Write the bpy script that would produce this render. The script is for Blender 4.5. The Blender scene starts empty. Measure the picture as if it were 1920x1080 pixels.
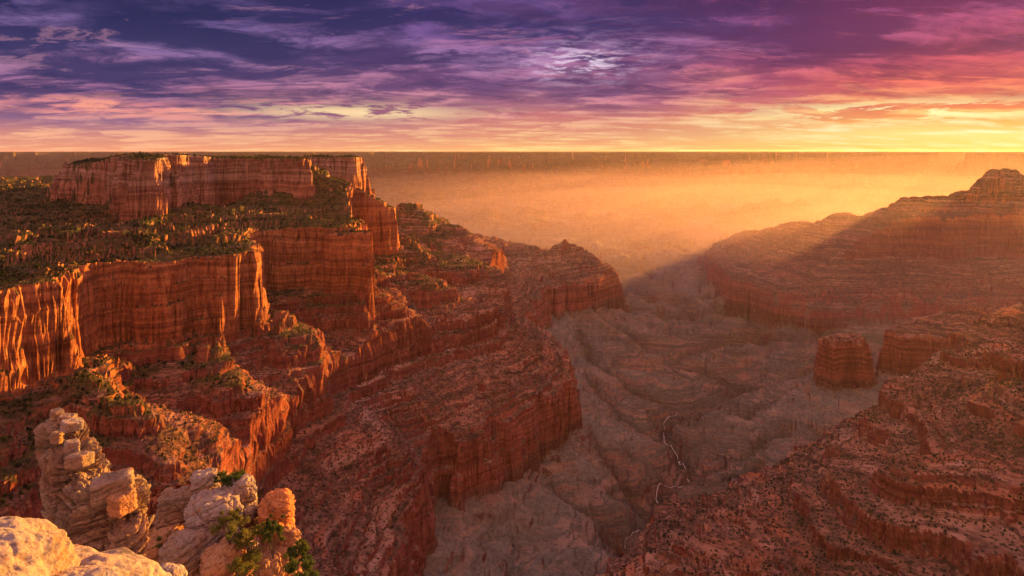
import bpy, math, random, time
import numpy as np
T0 = time.time()
sc = bpy.context.scene
col = sc.collection
F = 1280.0            # focal length in pixels of the 1920 px wide photograph
HZ = 282.0            # row of the horizon in the photograph

# ------------------------------------------------------------------ camera
cd = bpy.data.cameras.new('camera'); cam = bpy.data.objects.new('camera', cd); col.objects.link(cam)
cd.sensor_width = 36; cd.lens = F / 1920 * 36
cd.shift_y = -(540 - HZ) / 1920
cam.location = (0, 0, 0); cam.rotation_euler = (math.radians(90), 0, 0)
cd.clip_start = 0.5; cd.clip_end = 90000
sc.camera = cam

# ------------------------------------------------------------------ light and exposure
SUN_AZ, SUN_EL = math.radians(41.0), math.radians(4.3)
sd = bpy.data.lights.new('sun', 'SUN'); sun = bpy.data.objects.new('sun', sd); col.objects.link(sun)
sd.energy = 5.0; sd.color = (1.0, 0.46, 0.07); sd.angle = math.radians(0.6)
sun.rotation_euler = (math.radians(90) - SUN_EL, 0, math.pi - SUN_AZ)
sun.location = (600, 600, 100)
sc.view_settings.view_transform = 'Standard'; sc.view_settings.look = 'None'
EXPO = 2.3
sc.view_settings.exposure = EXPO; sc.view_settings.gamma = 1.0
sc.render.engine = 'CYCLES'
cy = sc.cycles
cy.use_denoising = True
try: cy.denoiser = 'OPENIMAGEDENOISE'
except Exception: pass
cy.max_bounces = 4; cy.diffuse_bounces = 3; cy.volume_bounces = 0; cy.transparent_max_bounces = 4
cy.use_adaptive_sampling = True; cy.adaptive_threshold = 0.02

# ------------------------------------------------------------------ node helper
class NT:
    def __init__(s, tree): s.t = tree; s.t.nodes.clear()
    def n(s, typ, **kw):
        nd = s.t.nodes.new(typ)
        for k, v in kw.items():
            if k.startswith('i_'):
                nd.inputs[k[2:].replace('_', ' ')].default_value = v
            else: setattr(nd, k, v)
        return nd
    def put(s, sock, v):
        if v is None: return
        if hasattr(v, 'is_output') or hasattr(v, 'links'): s.t.links.new(v, sock)
        else: sock.default_value = v
    def m(s, op, a, b=None, c=None, clamp=False):
        nd = s.t.nodes.new('ShaderNodeMath'); nd.operation = op; nd.use_clamp = clamp
        s.put(nd.inputs[0], a); s.put(nd.inputs[1], b); s.put(nd.inputs[2], c)
        return nd.outputs[0]
    def vm(s, op, a, b=None):
        nd = s.t.nodes.new('ShaderNodeVectorMath'); nd.operation = op
        s.put(nd.inputs[0], a); s.put(nd.inputs[1], b)
        return nd.outputs[0]
    def xyz(s, x, y, z):
        nd = s.t.nodes.new('ShaderNodeCombineXYZ'); s.put(nd.inputs[0], x); s.put(nd.inputs[1], y); s.put(nd.inputs[2], z)
        return nd.outputs[0]
    def sep(s, v):
        nd = s.t.nodes.new('ShaderNodeSeparateXYZ'); s.put(nd.inputs[0], v); return nd.outputs
    def noise(s, v, scale=1., detail=4., rough=.55, dist=0., lac=2., typ='FBM'):
        nd = s.t.nodes.new('ShaderNodeTexNoise'); nd.noise_dimensions = '3D'
        s.put(nd.inputs['Vector'], v); nd.inputs['Scale'].default_value = scale
        nd.inputs['Detail'].default_value = detail; nd.inputs['Roughness'].default_value = rough
        nd.inputs['Distortion'].default_value = dist; nd.inputs['Lacunarity'].default_value = lac
        return nd.outputs[0]
    def mr(s, v, a, b, c=0., d=1., typ='SMOOTHSTEP'):
        nd = s.t.nodes.new('ShaderNodeMapRange'); nd.interpolation_type = typ
        s.put(nd.inputs[0], v); s.put(nd.inputs[1], a); s.put(nd.inputs[2], b); s.put(nd.inputs[3], c); s.put(nd.inputs[4], d)
        return nd.outputs[0]
    def ramp(s, v, stops, interp='LINEAR'):
        nd = s.t.nodes.new('ShaderNodeValToRGB'); cr = nd.color_ramp; cr.interpolation = interp
        while len(cr.elements) > 1: cr.elements.remove(cr.elements[-1])
        for i, (p, c) in enumerate(stops):
            e = cr.elements[0] if i == 0 else cr.elements.new(p)
            e.position = p; e.color = (c[0], c[1], c[2], 1)
        s.put(nd.inputs[0], v); return nd.outputs[0]
    def mix(s, f, a, b, mode='MIX'):
        nd = s.t.nodes.new('ShaderNodeMix'); nd.data_type = 'RGBA'; nd.blend_type = mode
        s.put(nd.inputs[0], f)
        for k, v in ((6, a), (7, b)):
            if isinstance(v, tuple): v = (v[0], v[1], v[2], 1)
            s.put(nd.inputs[k], v)
        return nd.outputs[2]

def lin(c):
    return tuple((x / 255 / 12.92) if x / 255 <= .04045 else ((x / 255 + .055) / 1.055) ** 2.4 for x in c)

# ------------------------------------------------------------------ sky (world)
def build_world():
    w = bpy.data.worlds.new('World'); sc.world = w; w.use_nodes = True
    g = NT(w.node_tree)
    tc = g.n('ShaderNodeTexCoord')
    x, y, z = g.sep(tc.outputs['Generated'])
    az = g.m('ARCTAN2', x, y)
    hr = g.m('SQRT', g.m('ADD', g.m('MULTIPLY', x, x), g.m('MULTIPLY', y, y)))
    h0 = g.m('DIVIDE', z, g.m('MAXIMUM', hr, 0.02))
    # undulate the elevation so that the colour bands are not straight
    zz = g.m('ADD', g.m('MAXIMUM', z, 0.0), 0.085)
    q = g.xyz(g.m('DIVIDE', x, zz), g.m('DIVIDE', y, zz), 0.0)
    s2 = g.xyz(az, g.m('MULTIPLY', h0, 3.2), 0.3)
    und = g.noise(s2, 5.0, 5, .55)
    h = g.m('ADD', h0, g.m('MULTIPLY', g.m('SUBTRACT', und, .5), g.mr(h0, 0.0, 0.12, 0.012, 0.09)))
    def ramps(dark, light):
        o = []
        for st in (dark, light):
            o.append(g.ramp(g.mr(h, 0., .5, 0., 1., 'LINEAR'), [(p / .5, lin(c)) for p, c in st]))
        return o
    Ld, Ll = ramps([(0, (244, 160, 122)), (.018, (215, 140, 130)), (.035, (150, 104, 136)), (.055, (112, 80, 122)), (.08, (78, 60, 108)), (.127, (62, 54, 102)), (.173, (44, 42, 88)), (.22, (38, 36, 80)), (.5, (80, 78, 135))],
                   [(0, (255, 186, 140)), (.02, (250, 180, 145)), (.035, (215, 150, 150)), (.052, (245, 150, 145)), (.08, (172, 112, 152)), (.127, (138, 106, 160)), (.173, (116, 92, 150)), (.22, (88, 70, 124)), (.5, (160, 140, 200))])
    Cd, Cl = ramps([(0, (252, 180, 118)), (.02, (228, 148, 120)), (.045, (205, 118, 118)), (.065, (165, 98, 122)), (.09, (130, 80, 122)), (.127, (92, 60, 112)), (.173, (66, 50, 104)), (.22, (52, 42, 94)), (.5, (90, 75, 140))],
                   [(0, (255, 214, 140)), (.03, (246, 184, 142)), (.05, (236, 164, 148)), (.08, (222, 145, 158)), (.11, (186, 116, 156)), (.13, (176, 124, 172)), (.173, (126, 84, 148)), (.22, (102, 70, 130)), (.5, (170, 140, 200))])
    Rd, Rl = ramps([(0, (255, 206, 100)), (.02, (255, 226, 135)), (.036, (250, 176, 90)), (.05, (238, 124, 84)), (.075, (205, 80, 88)), (.10, (160, 54, 88)), (.14, (118, 38, 84)), (.173, (120, 40, 88)), (.22, (92, 34, 78)), (.5, (120, 70, 110))],
                   [(0, (255, 232, 150)), (.03, (255, 246, 190)), (.045, (255, 205, 120)), (.08, (250, 118, 96)), (.11, (222, 84, 104)), (.14, (196, 80, 120)), (.173, (170, 76, 130)), (.22, (186, 66, 96)), (.5, (190, 120, 160))])
    # cloud pattern: a sheet of stratocumulus seen in perspective, plus finer streaks
    wq = g.noise(q, .35, 3, .5)
    q2 = g.vm('ADD', q, g.xyz(g.m('MULTIPLY', wq, 1.6), g.m('MULTIPLY', wq, .7), 0.))
    rot = g.n('ShaderNodeMapping'); g.put(rot.inputs[0], q2)
    rot.inputs['Rotation'].default_value = (0, 0, math.radians(-14)); rot.inputs['Scale'].default_value = (.62, 1.0, 1.)
    n1 = g.noise(rot.outputs[0], 1.0, 9, .64, .5)
    n2 = g.noise(rot.outputs[0], 3.6, 8, .68, .6)
    s3 = g.xyz(g.m('MULTIPLY', az, 1.0), g.m('MULTIPLY', h0, 2.6), 2.1)
    n3 = g.noise(s3, 8.0, 8, .68, .5)
    n = g.m('ADD', g.m('ADD', g.m('MULTIPLY', n1, .42), g.m('MULTIPLY', n2, .25)), g.m('MULTIPLY', n3, .33))
    pv = g.n('ShaderNodeTexVoronoi'); pv.feature = 'SMOOTH_F1'; pv.inputs['Smoothness'].default_value = .6; pv.inputs['Scale'].default_value = 2.6
    g.put(pv.inputs['Vector'], g.vm('ADD', rot.outputs[0], g.xyz(g.m('MULTIPLY', n2, .9), g.m('MULTIPLY', n1, .9), 0.)))
    n = g.m('ADD', n, g.m('MULTIPLY', g.m('SUBTRACT', .42, pv.outputs['Distance']), .24))
    f = g.mr(n, .44, .60)
    L = g.mix(f, Ld, Ll); C = g.mix(f, Cd, Cl); R = g.mix(f, Rd, Rl)
    azw = g.m('ADD', az, g.m('MULTIPLY', g.m('SUBTRACT', n1, .5), .25))
    c = g.mix(g.mr(azw, -.55, .08), L, C)
    c = g.mix(g.mr(azw, .05, .62), c, R)
    rg = g.noise(g.vm('ADD', rot.outputs[0], g.xyz(0., 0., 3.7)), 1.7, 10, .70, .9)
    dk = g.m('MULTIPLY', g.mr(rg, .50, .58, 0., .50), g.mr(h, .035, .09))
    dcol = g.mix(g.mr(azw, -.35, .25), lin((52, 46, 92)), lin((84, 44, 92)))
    dcol = g.mix(g.mr(azw, .2, .6), dcol, lin((118, 34, 72)))
    c = g.mix(dk, c, dcol)
    hl = g.m('MULTIPLY', g.m('MULTIPLY', g.mr(rg, .46, .38, 0., .32), g.mr(rg, .30, .40)), g.mr(h, .03, .07))
    hcol = g.mix(g.mr(azw, -.5, .1), lin((216, 150, 175)), lin((214, 130, 170)))
    hcol = g.mix(g.mr(azw, .1, .55), hcol, lin((240, 100, 110)))
    c = g.mix(hl, c, hcol)
    # bright break in the cloud, right of the middle
    def blob(pa, ph, ra, rh):
        da = g.m('DIVIDE', g.m('SUBTRACT', az, pa), ra); dh = g.m('DIVIDE', g.m('SUBTRACT', h0, ph), rh)
        return g.m('EXPONENT', g.m('MULTIPLY', g.m('ADD', g.m('MULTIPLY', da, da), g.m('MULTIPLY', dh, dh)), -1.0))
    s4 = g.xyz(az, g.m('MULTIPLY', h0, 5.0), 5.)
    n4 = g.noise(s4, 26.0, 5, .62, .5)
    b1 = g.m('MULTIPLY', blob(.10, .127, .055, .02), g.mr(n4, .46, .62))
    c = g.mix(g.m('MULTIPLY', b1, 1.0, clamp=True), c, lin((250, 232, 250)))
    b1 = g.m('MULTIPLY', blob(.09, .135, .13, .04), g.mr(n4, .4, .75, 0, .5))
    c = g.mix(b1, c, lin((220, 170, 215)))
    # pale openings just above the horizon, left of the middle and far right
    n5 = g.noise(g.xyz(az, g.m('MULTIPLY', h0, 6.0), 9.), 12.0, 6, .65, .3)
    b2 = g.m('MULTIPLY', blob(-.22, .054, .15, .011), g.mr(n5, .42, .52))
    c = g.mix(b2, c, lin((255, 220, 168)))
    b3 = g.m('MULTIPLY', blob(.52, .05, .17, .012), g.mr(n5, .47, .55))
    c = g.mix(b3, c, lin((255, 250, 180)))
    b4 = g.m('MULTIPLY', blob(-.52, .056, .22, .012), g.mr(n5, .52, .62))
    c = g.mix(b4, c, lin((250, 160, 140)))
    # small dark scuds
    n6 = g.noise(g.xyz(az, g.m('MULTIPLY', h0, 3.0), 4.), 16.0, 5, .6, .4)
    b5 = g.m('MULTIPLY', g.mr(n6, .60, .72, 0, .5), g.mr(h0, .06, .10))
    c = g.mix(b5, c, g.mix(g.mr(az, -.1, .5), lin((70, 56, 108)), lin((112, 44, 80))))
    # overhead and behind the camera: cloud deck brightened and warmed as added fill
    up = g.mr(h0, .30, .9)
    c = g.mix(up, c, lin((180, 144, 164)))
    back = g.mr(y, .1, -.5)
    c = g.mix(g.m('MULTIPLY', back, .9), c, lin((210, 148, 130)))
    sky = g.n('ShaderNodeTexSky'); sky.sky_type = 'NISHITA'; sky.sun_disc = False
    sky.sun_elevation = SUN_EL; sky.sun_rotation = SUN_AZ; sky.dust_density = 4.0; sky.altitude = 2400
    bg1 = g.n('ShaderNodeBackground'); g.put(bg1.inputs[0], sky.outputs[0]); bg1.inputs[1].default_value = 0.0
    bg2 = g.n('ShaderNodeBackground'); g.put(bg2.inputs[0], c); g.put(bg2.inputs[1], g.m('MULTIPLY', g.mr(h0, .24, .5, 2 ** -EXPO, .40), g.mr(y, .0, -.5, 1., 1.15)))
    add = g.n('ShaderNodeAddShader'); g.put(add.inputs[0], bg1.outputs[0]); g.put(add.inputs[1], bg2.outputs[0])
    # the clear sky only shows where the deck is thin (a low share of the light)
    bg1.inputs[1].default_value = 0.05
    thin = g.n('ShaderNodeMixShader'); thin.inputs[0].default_value = 0.988
    g.put(thin.inputs[1], bg1.outputs[0]); g.put(thin.inputs[2], bg2.outputs[0])
    out = g.n('ShaderNodeOutputWorld'); g.put(out.inputs[0], thin.outputs[0])
build_world()

# ------------------------------------------------------------------ numpy noise
rs = np.random.RandomState(11)
PERM = rs.permutation(4096).astype(np.int64)
ANG = rs.rand(4096) * 2 * np.pi
GX = np.cos(ANG).astype(np.float32); GY = np.sin(ANG).astype(np.float32)
G3 = rs.randn(4096, 3).astype(np.float32); G3 /= np.linalg.norm(G3, axis=1)[:, None]

def pn2(x, y, seed=0):
    xi = np.floor(x); yi = np.floor(y)
    xf = (x - xi).astype(np.float32); yf = (y - yi).astype(np.float32)
    xi = xi.astype(np.int64) + seed * 131; yi = yi.astype(np.int64) + seed * 57
    u = xf * xf * xf * (xf * (xf * 6 - 15) + 10); v = yf * yf * yf * (yf * (yf * 6 - 15) + 10)
    def gr(ix, iy, dx, dy):
        hsh = PERM[(PERM[ix & 4095] + iy) & 4095]
        return GX[hsh] * dx + GY[hsh] * dy
    a = gr(xi, yi, xf, yf); b = gr(xi + 1, yi, xf - 1, yf)
    c = gr(xi, yi + 1, xf, yf - 1); d = gr(xi + 1, yi + 1, xf - 1, yf - 1)
    a = a + u * (b - a); c = c + u * (d - c)
    return (a + v * (c - a)) * 1.5

def pn3(x, y, z, seed=0):
    xi = np.floor(x); yi = np.floor(y); zi = np.floor(z)
    xf = x - xi; yf = y - yi; zf = z - zi
    xi = xi.astype(np.int64) + seed * 131; yi = yi.astype(np.int64); zi = zi.astype(np.int64)
    u = xf ** 3 * (xf * (xf * 6 - 15) + 10); v = yf ** 3 * (yf * (yf * 6 - 15) + 10); w = zf ** 3 * (zf * (zf * 6 - 15) + 10)
    def gr(i, j, k):
        hsh = PERM[(PERM[(PERM[(xi + i) & 4095] + yi + j) & 4095] + zi + k) & 4095]
        g = G3[hsh]
        return g[..., 0] * (xf - i) + g[..., 1] * (yf - j) + g[..., 2] * (zf - k)
    def lp(t, a, b): return a + t * (b - a)
    return lp(w, lp(v, lp(u, gr(0, 0, 0), gr(1, 0, 0)), lp(u, gr(0, 1, 0), gr(1, 1, 0))),
              lp(v, lp(u, gr(0, 0, 1), gr(1, 0, 1)), lp(u, gr(0, 1, 1), gr(1, 1, 1)))) * 1.5

def fbm2(x, y, o=4, seed=0, g=.5):
    s = 0; a = 1.
    for i in range(o):
        s = s + a * pn2(x * 2 ** i + i * 7.3, y * 2 ** i - i * 3.7, seed + i); a *= g
    return s
def rid2(x, y, o=3, seed=0, g=.5):      # rounded tops, sharp creases (0 at the creases)
    s = 0; a = 1.
    for i in range(o):
        s = s + a * np.abs(pn2(x * 2 ** i + i * 5.1, y * 2 ** i, seed + i)); a *= g
    return s
def fbm3(p, sc_, o=4, seed=0, g=.5):
    s = 0; a = 1.
    for i in range(o):
        k = sc_ * 2 ** i
        s = s + a * pn3(p[:, 0] * k + i * 3.1, p[:, 1] * k, p[:, 2] * k, seed + i); a *= g
    return s
def sst(x, a, b):
    t = np.clip((x - a) / (b - a), 0, 1); return t * t * (3 - 2 * t)

# ------------------------------------------------------------------ contour lines of the canyon, in metres
def q(px, Y): return ((px - 960) / F * Y, Y)
BIG = 12000
C_POLY = [[(-BIG, 9500), (-3000, 8200), q(300, 7800), q(700, 7200), q(1000, 6300), q(1100, 5600), q(1165, 5050), q(1100, 4700), q(1035, 4500), q(985, 3700),
           q(1045, 3250), q(1084, 2760), q(973, 2346), q(884, 2224), q(795, 2060), q(818, 1913), q(760, 1722), q(728, 1560), q(712, 1400),
           (-200, 1220), (-60, 1080), (60, 1060), (130, 1250), q(1090, 1443), q(1180, 1520), q(1225, 1764), q(1300, 1790), q(1375, 1880), q(1450, 1976),
           q(1560, 2250), q(1720, 2600), q(1800, 2900), q(1800, 3250), q(1700, 3330), q(1640, 3400), q(1690, 3600),
           q(1740, 3680), q(1850, 3780), q(2000, 3700), q(2250, 4000), q(1950, 4350), q(1700, 4450), q(1480, 4500), q(1375, 4850), q(1335, 5600), q(1335, 6500),
           q(1430, 7200), q(1700, 6800), q(2200, 7500), (BIG, 9500), (BIG, -3000), (-BIG, -3000)],
          [q(1535, 3200), q(1570, 3120), q(1615, 3160), q(1628, 3280), q(1590, 3360), q(1540, 3320)]]
K = 1.3
def p(px, Y): return q(px, Y * K)
M_POLY = [[(-BIG, 8800), (-3000, 7900), q(250, 7200), q(560, 6400), p(700, 4200), p(770, 3700), p(850, 3400), p(855, 3180), p(800, 2900), p(880, 2650),
           p(936, 2480), p(860, 2380), p(790, 2380), p(800, 2250), p(873, 2130), p(800, 2060), p(730, 2080), p(685, 1950), p(697, 1780), p(610, 1760),
           p(545, 1680), p(570, 1560), p(631, 1490), p(560, 1450), p(475, 1500), p(430, 1420), p(480, 1230), p(400, 1200), p(315, 1280), p(235, 1180),
           p(290, 980), p(180, 930), (-860, 800), (-560, 570), (-150, 500), (150, 440), (500, 300), (1100, 0), (1700, -300), (4000, -3000), (-BIG, -3000)],
          [q(1790, 2080), q(1800, 1950), q(1900, 1800), (1500, 1500), (2000, 1250), (3000, 1200), (3600, 2000), (2800, 2600), q(1850, 2350)]]
B_POLY = [[(-BIG, 8000), (-3500, 7400), p(200, 4600), p(500, 4200), p(690, 3300), p(735, 2600), p(740, 2450), p(722, 2400), p(655, 2400), p(668, 2150),
           p(700, 1920), p(698, 1820), p(600, 1850), p(500, 1880), p(474, 1850), p(466, 1480), p(440, 1440), p(350, 1410), p(290, 1350), p(230, 1330),
           p(185, 1280), p(168, 1200), p(100, 1130), p(0, 1042), p(-250, 900), (-1400, 700), (-1000, 300), (-400, 150), (-100, 190), (150, 160),
           (500, 50), (1200, -400), (2000, -3000), (-BIG, -3000)]]
A_POLY = [[p(140, 2520), p(142, 2420), p(165, 2350), p(182, 2260), p(205, 2200), p(225, 2200), p(242, 2080), p(250, 1930), p(270, 1850), p(288, 1900), p(312, 2130), p(326, 2150),
           p(336, 2060), p(352, 2090), p(372, 2350), p(400, 2420), p(430, 2400), p(470, 2430), p(500, 2390), p(540, 2340), p(562, 2330), p(578, 2420), p(575, 2560), p(545, 2700), p(520, 2950), p(500, 3500), p(250, 3400), p(140, 3000)],
          [p(598, 2900), p(615, 2850), p(640, 2900), p(668, 3000), p(674, 3080), p(662, 3300), p(560, 3400), p(585, 3100)],
          [(-700, -160), (-200, -25), (-30, -5), (40, -7), (200, -60), (700, -400), (1200, -3000), (-2500, -3000), (-1600, -200)]]

GX0, GX1, GY0, GY1, GS = -5400., 7200., -700., 9200., 12.
gx = np.arange(GX0, GX1, GS); gy = np.arange(GY0, GY1, GS)
GXX, GYY = np.meshgrid(gx, gy)
def sdf(polys, X=GXX, Y=GYY):
    d2 = np.full(X.shape, 1e12); ins = np.zeros(X.shape, bool)
    for P in polys:
        n = len(P); inn = np.zeros(X.shape, bool)
        for i in range(n):
            ax, ay = P[i]; bx, by = P[(i + 1) % n]
            ex, ey = bx - ax, by - ay
            t = np.clip(((X - ax) * ex + (Y - ay) * ey) / (ex * ex + ey * ey), 0, 1)
            d2 = np.minimum(d2, (X - ax - t * ex) ** 2 + (Y - ay - t * ey) ** 2)
            if ey != 0:
                c = ((ay > Y) != (by > Y)) & (X < ex * (Y - ay) / ey + ax)
                inn ^= c
        ins |= inn
    d = np.sqrt(d2)
    return np.where(ins, -d, d).astype(np.float32)     # negative inside
SD = [sdf(p) for p in (A_POLY, B_POLY, M_POLY, C_POLY)]
def bil(G, x, y):
    fx = np.clip((x - GX0) / GS, 0, G.shape[1] - 1.001); fy = np.clip((y - GY0) / GS, 0, G.shape[0] - 1.001)
    ix = fx.astype(np.int32); iy = fy.astype(np.int32); fx = fx - ix; fy = fy - iy
    return (G[iy, ix] * (1 - fx) + G[iy, ix + 1] * fx) * (1 - fy) + (G[iy + 1, ix] * (1 - fx) + G[iy + 1, ix + 1] * fx) * fy

# crest lines: (x, y, z) points and the slope of their flanks
def qz(px, py, Y): return (*q(px, Y), -(py - HZ) / F * Y)
RIDGES = [
    ([qz(690, 415, 4550), qz(735, 397, 4320), qz(758, 379, 4300), qz(776, 378, 4300), qz(800, 398, 4260), qz(850, 422, 4230), qz(935, 472, 4290), qz(1000, 520, 4400)], .62),
    ([qz(1000, 560, 3900), qz(950, 478, 4700), qz(1030, 468, 5000), qz(1060, 450, 5000), qz(1078, 450, 5000), qz(1110, 466, 5000), qz(1150, 476, 5000)], .62),
    ([qz(936, 487, 3224), qz(985, 556, 3100), qz(1035, 600, 2950), qz(1076, 645, 2820)], .6),
    ([qz(1385, 434, 6400), qz(1450, 420, 6100), qz(1540, 408, 5500), qz(1590, 394, 5200), qz(1612, 402, 5150), qz(1700, 370, 5000), qz(1800, 360, 5000), qz(1840, 350, 5000),
      qz(1925, 352, 5000), qz(1950, 420, 5000), qz(1985, 350, 5050), qz(2015, 455, 5100), qz(2060, 352, 5100), qz(2095, 470, 5150), qz(2140, 365, 5200), qz(2190, 480, 5200), qz(2250, 370, 5300), qz(2500, 400, 5400)], .55),  # unseen knobs and notches past the right edge, added to cut light shafts
    ([qz(1858, 316, 5000), qz(1870, 312, 5000), qz(1900, 316, 5000)], 1.05),
    ([(1880, 2480, -400), (2200, 2450, -330), (2900, 2300, -300)], .6),  # unseen crest off to the right, added to shadow the hilltop
    ([qz(1730, 560, 3700), qz(1820, 545, 3750), qz(1930, 540, 3800), qz(2100, 480, 4200)], .8),
    ([qz(1568, 630, 3215), qz(1598, 632, 3235)], .9), ([qz(1690, 628, 3480), qz(1780, 622, 3560)], .5),
    ([qz(310, 655, 1690), qz(360, 660, 1720), qz(440, 700, 1650), qz(480, 735, 1590)], .7),
    ([qz(460, 605, 1920), qz(530, 635, 1940), qz(600, 668, 1930), qz(640, 720, 1850)], .68),
    ([qz(590, 545, 2400), qz(650, 575, 2370), qz(700, 610, 2330), qz(740, 690, 2250), qz(790, 745, 2200)], .68),
    ([qz(700, 520, 2540), qz(760, 560, 2720), qz(870, 575, 2750), qz(910, 640, 2650), qz(960, 700, 2550)], .66),
    ([qz(740, 455, 3250), qz(800, 475, 3250), qz(870, 490, 3250), qz(930, 500, 3200)], .66),
    ([qz(150, 715, 1400), qz(200, 745, 1330), qz(270, 785, 1270), qz(290, 850, 1180)], .7),
    ([qz(1860, 632, 1950), qz(1790, 665, 1880), qz(1700, 735, 1760), qz(1600, 785, 1760), qz(1450, 868, 1750), qz(1330, 925, 1735), qz(1230, 945, 1745)], .50),
    ([qz(2000, 700, 1480), qz(1800, 850, 1375), qz(1640, 960, 1377), qz(1500, 985, 1400), qz(1300, 1010, 1440), qz(1130, 1070, 1440)], .48),
]
RAMP = [([qz(540, 296, 3600), qz(575, 306, 3250), qz(610, 330, 3120), qz(650, 352, 3080), qz(715, 388, 3120)], .55)]
TOPS = [([qz(215, 296, 2900), qz(285, 288, 2850), qz(360, 293, 2950), qz(480, 294, 2950)], .07)]
def crest(x, y, pts, slope, rnd=18.):
    best = np.full(x.shape, -1e9, np.float64)
    for (ax, ay, az), (bx, by, bz) in zip(pts[:-1], pts[1:]):
        ex, ey = bx - ax, by - ay
        t = np.clip(((x - ax) * ex + (y - ay) * ey) / (ex * ex + ey * ey), 0, 1)
        d = np.sqrt((x - ax - t * ex) ** 2 + (y - ay - t * ey) ** 2 + rnd * rnd) - rnd
        best = np.maximum(best, az + t * (bz - az) - slope * d)
    return best
RG = np.full(GXX.shape, -1e9)
for pts, sl in RIDGES: RG = np.maximum(RG, crest(GXX, GYY, pts, sl))
RG = RG.astype(np.float32)
RA = np.full(GXX.shape, -1e9); RT = RA.copy()
for pts, sl in RAMP: RA = np.maximum(RA, crest(GXX, GYY, pts, sl))
for pts, sl in TOPS: RT = np.maximum(RT, crest(GXX, GYY, pts, sl))
RA = RA.astype(np.float32); RT = RT.astype(np.float32)

# the creek and its side washes on the floor of the canyon (x, y, depth, half width)
def qf(px, py, z=-1175): return q(px, -z * F / (py - HZ))
CREEK = [qf(1150, 1075), qf(1190, 1000), qf(1165, 970), qf(1228, 925), qf(1232, 885), qf(1295, 850), qf(1275, 812), qf(1238, 778), qf(1285, 745),
         qf(1330, 735), qf(1390, 708), qf(1350, 690), qf(1260, 672), qf(1310, 640), qf(1430, 625), qf(1400, 600), qf(1300, 585), qf(1180, 545), qf(1100, 520)]
WASHES = [[qf(1285, 745), qf(1180, 715), qf(1110, 668), qf(1085, 620)], [qf(1275, 812), qf(1160, 770), qf(1100, 700)], [qf(1390, 708), qf(1480, 700), qf(1560, 672)],
          [qf(1238, 778), qf(1400, 760), qf(1490, 735)], [qf(1295, 850), qf(1390, 830), qf(1480, 790)], [qf(1228, 925), qf(1160, 880), qf(1110, 830)],
          [qf(1310, 640), qf(1200, 630), qf(1110, 600)], [qf(1430, 625), qf(1520, 640), qf(1600, 600)], [qf(1400, 600), qf(1500, 590), qf(1650, 560)],
          [qf(1232, 885), qf(1340, 880), qf(1420, 850)], [qf(1165, 970), qf(1060, 930), qf(1000, 890)]]
def pdist(x, y, pts):
    d2 = np.full(x.shape, 1e12)
    for (ax, ay), (bx, by) in zip(pts[:-1], pts[1:]):
        ex, ey = bx - ax, by - ay
        t = np.clip(((x - ax) * ex + (y - ay) * ey) / (ex * ex + ey * ey), 0, 1)
        d2 = np.minimum(d2, (x - ax - t * ex) ** 2 + (y - ay - t * ey) ** 2)
    return np.sqrt(d2)
DCR = pdist(GXX, GYY, CREEK).astype(np.float32)
DWA = np.full(GXX.shape, 1e9)
for wp in WASHES: DWA = np.minimum(DWA, pdist(GXX, GYY, wp))
DWA = DWA.astype(np.float32)

# uneven ledges: thickness of beds from the rim down
LZ = [0.]
rl = random.Random(5)
while LZ[-1] > -1500:
    LZ.append(LZ[-1] - rl.choice([10, 16, 24, 34, 48]) * (1. if LZ[-1] > -380 or LZ[-1] < -900 else 1.0))
LZ = np.array(LZ[::-1])
def ledge(z, k):
    i = np.clip(np.searchsorted(LZ, z) - 1, 0, len(LZ) - 2)
    z0 = LZ[i]; hh = LZ[i + 1] - z0
    u = np.clip((z0 + hh - z) / hh, 0, 1)
    g = np.where(u < .16, u * 5.4, .864 + (u - .16) * .1619)
    return z + k * ((z0 + hh - g * hh) - z)

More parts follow.
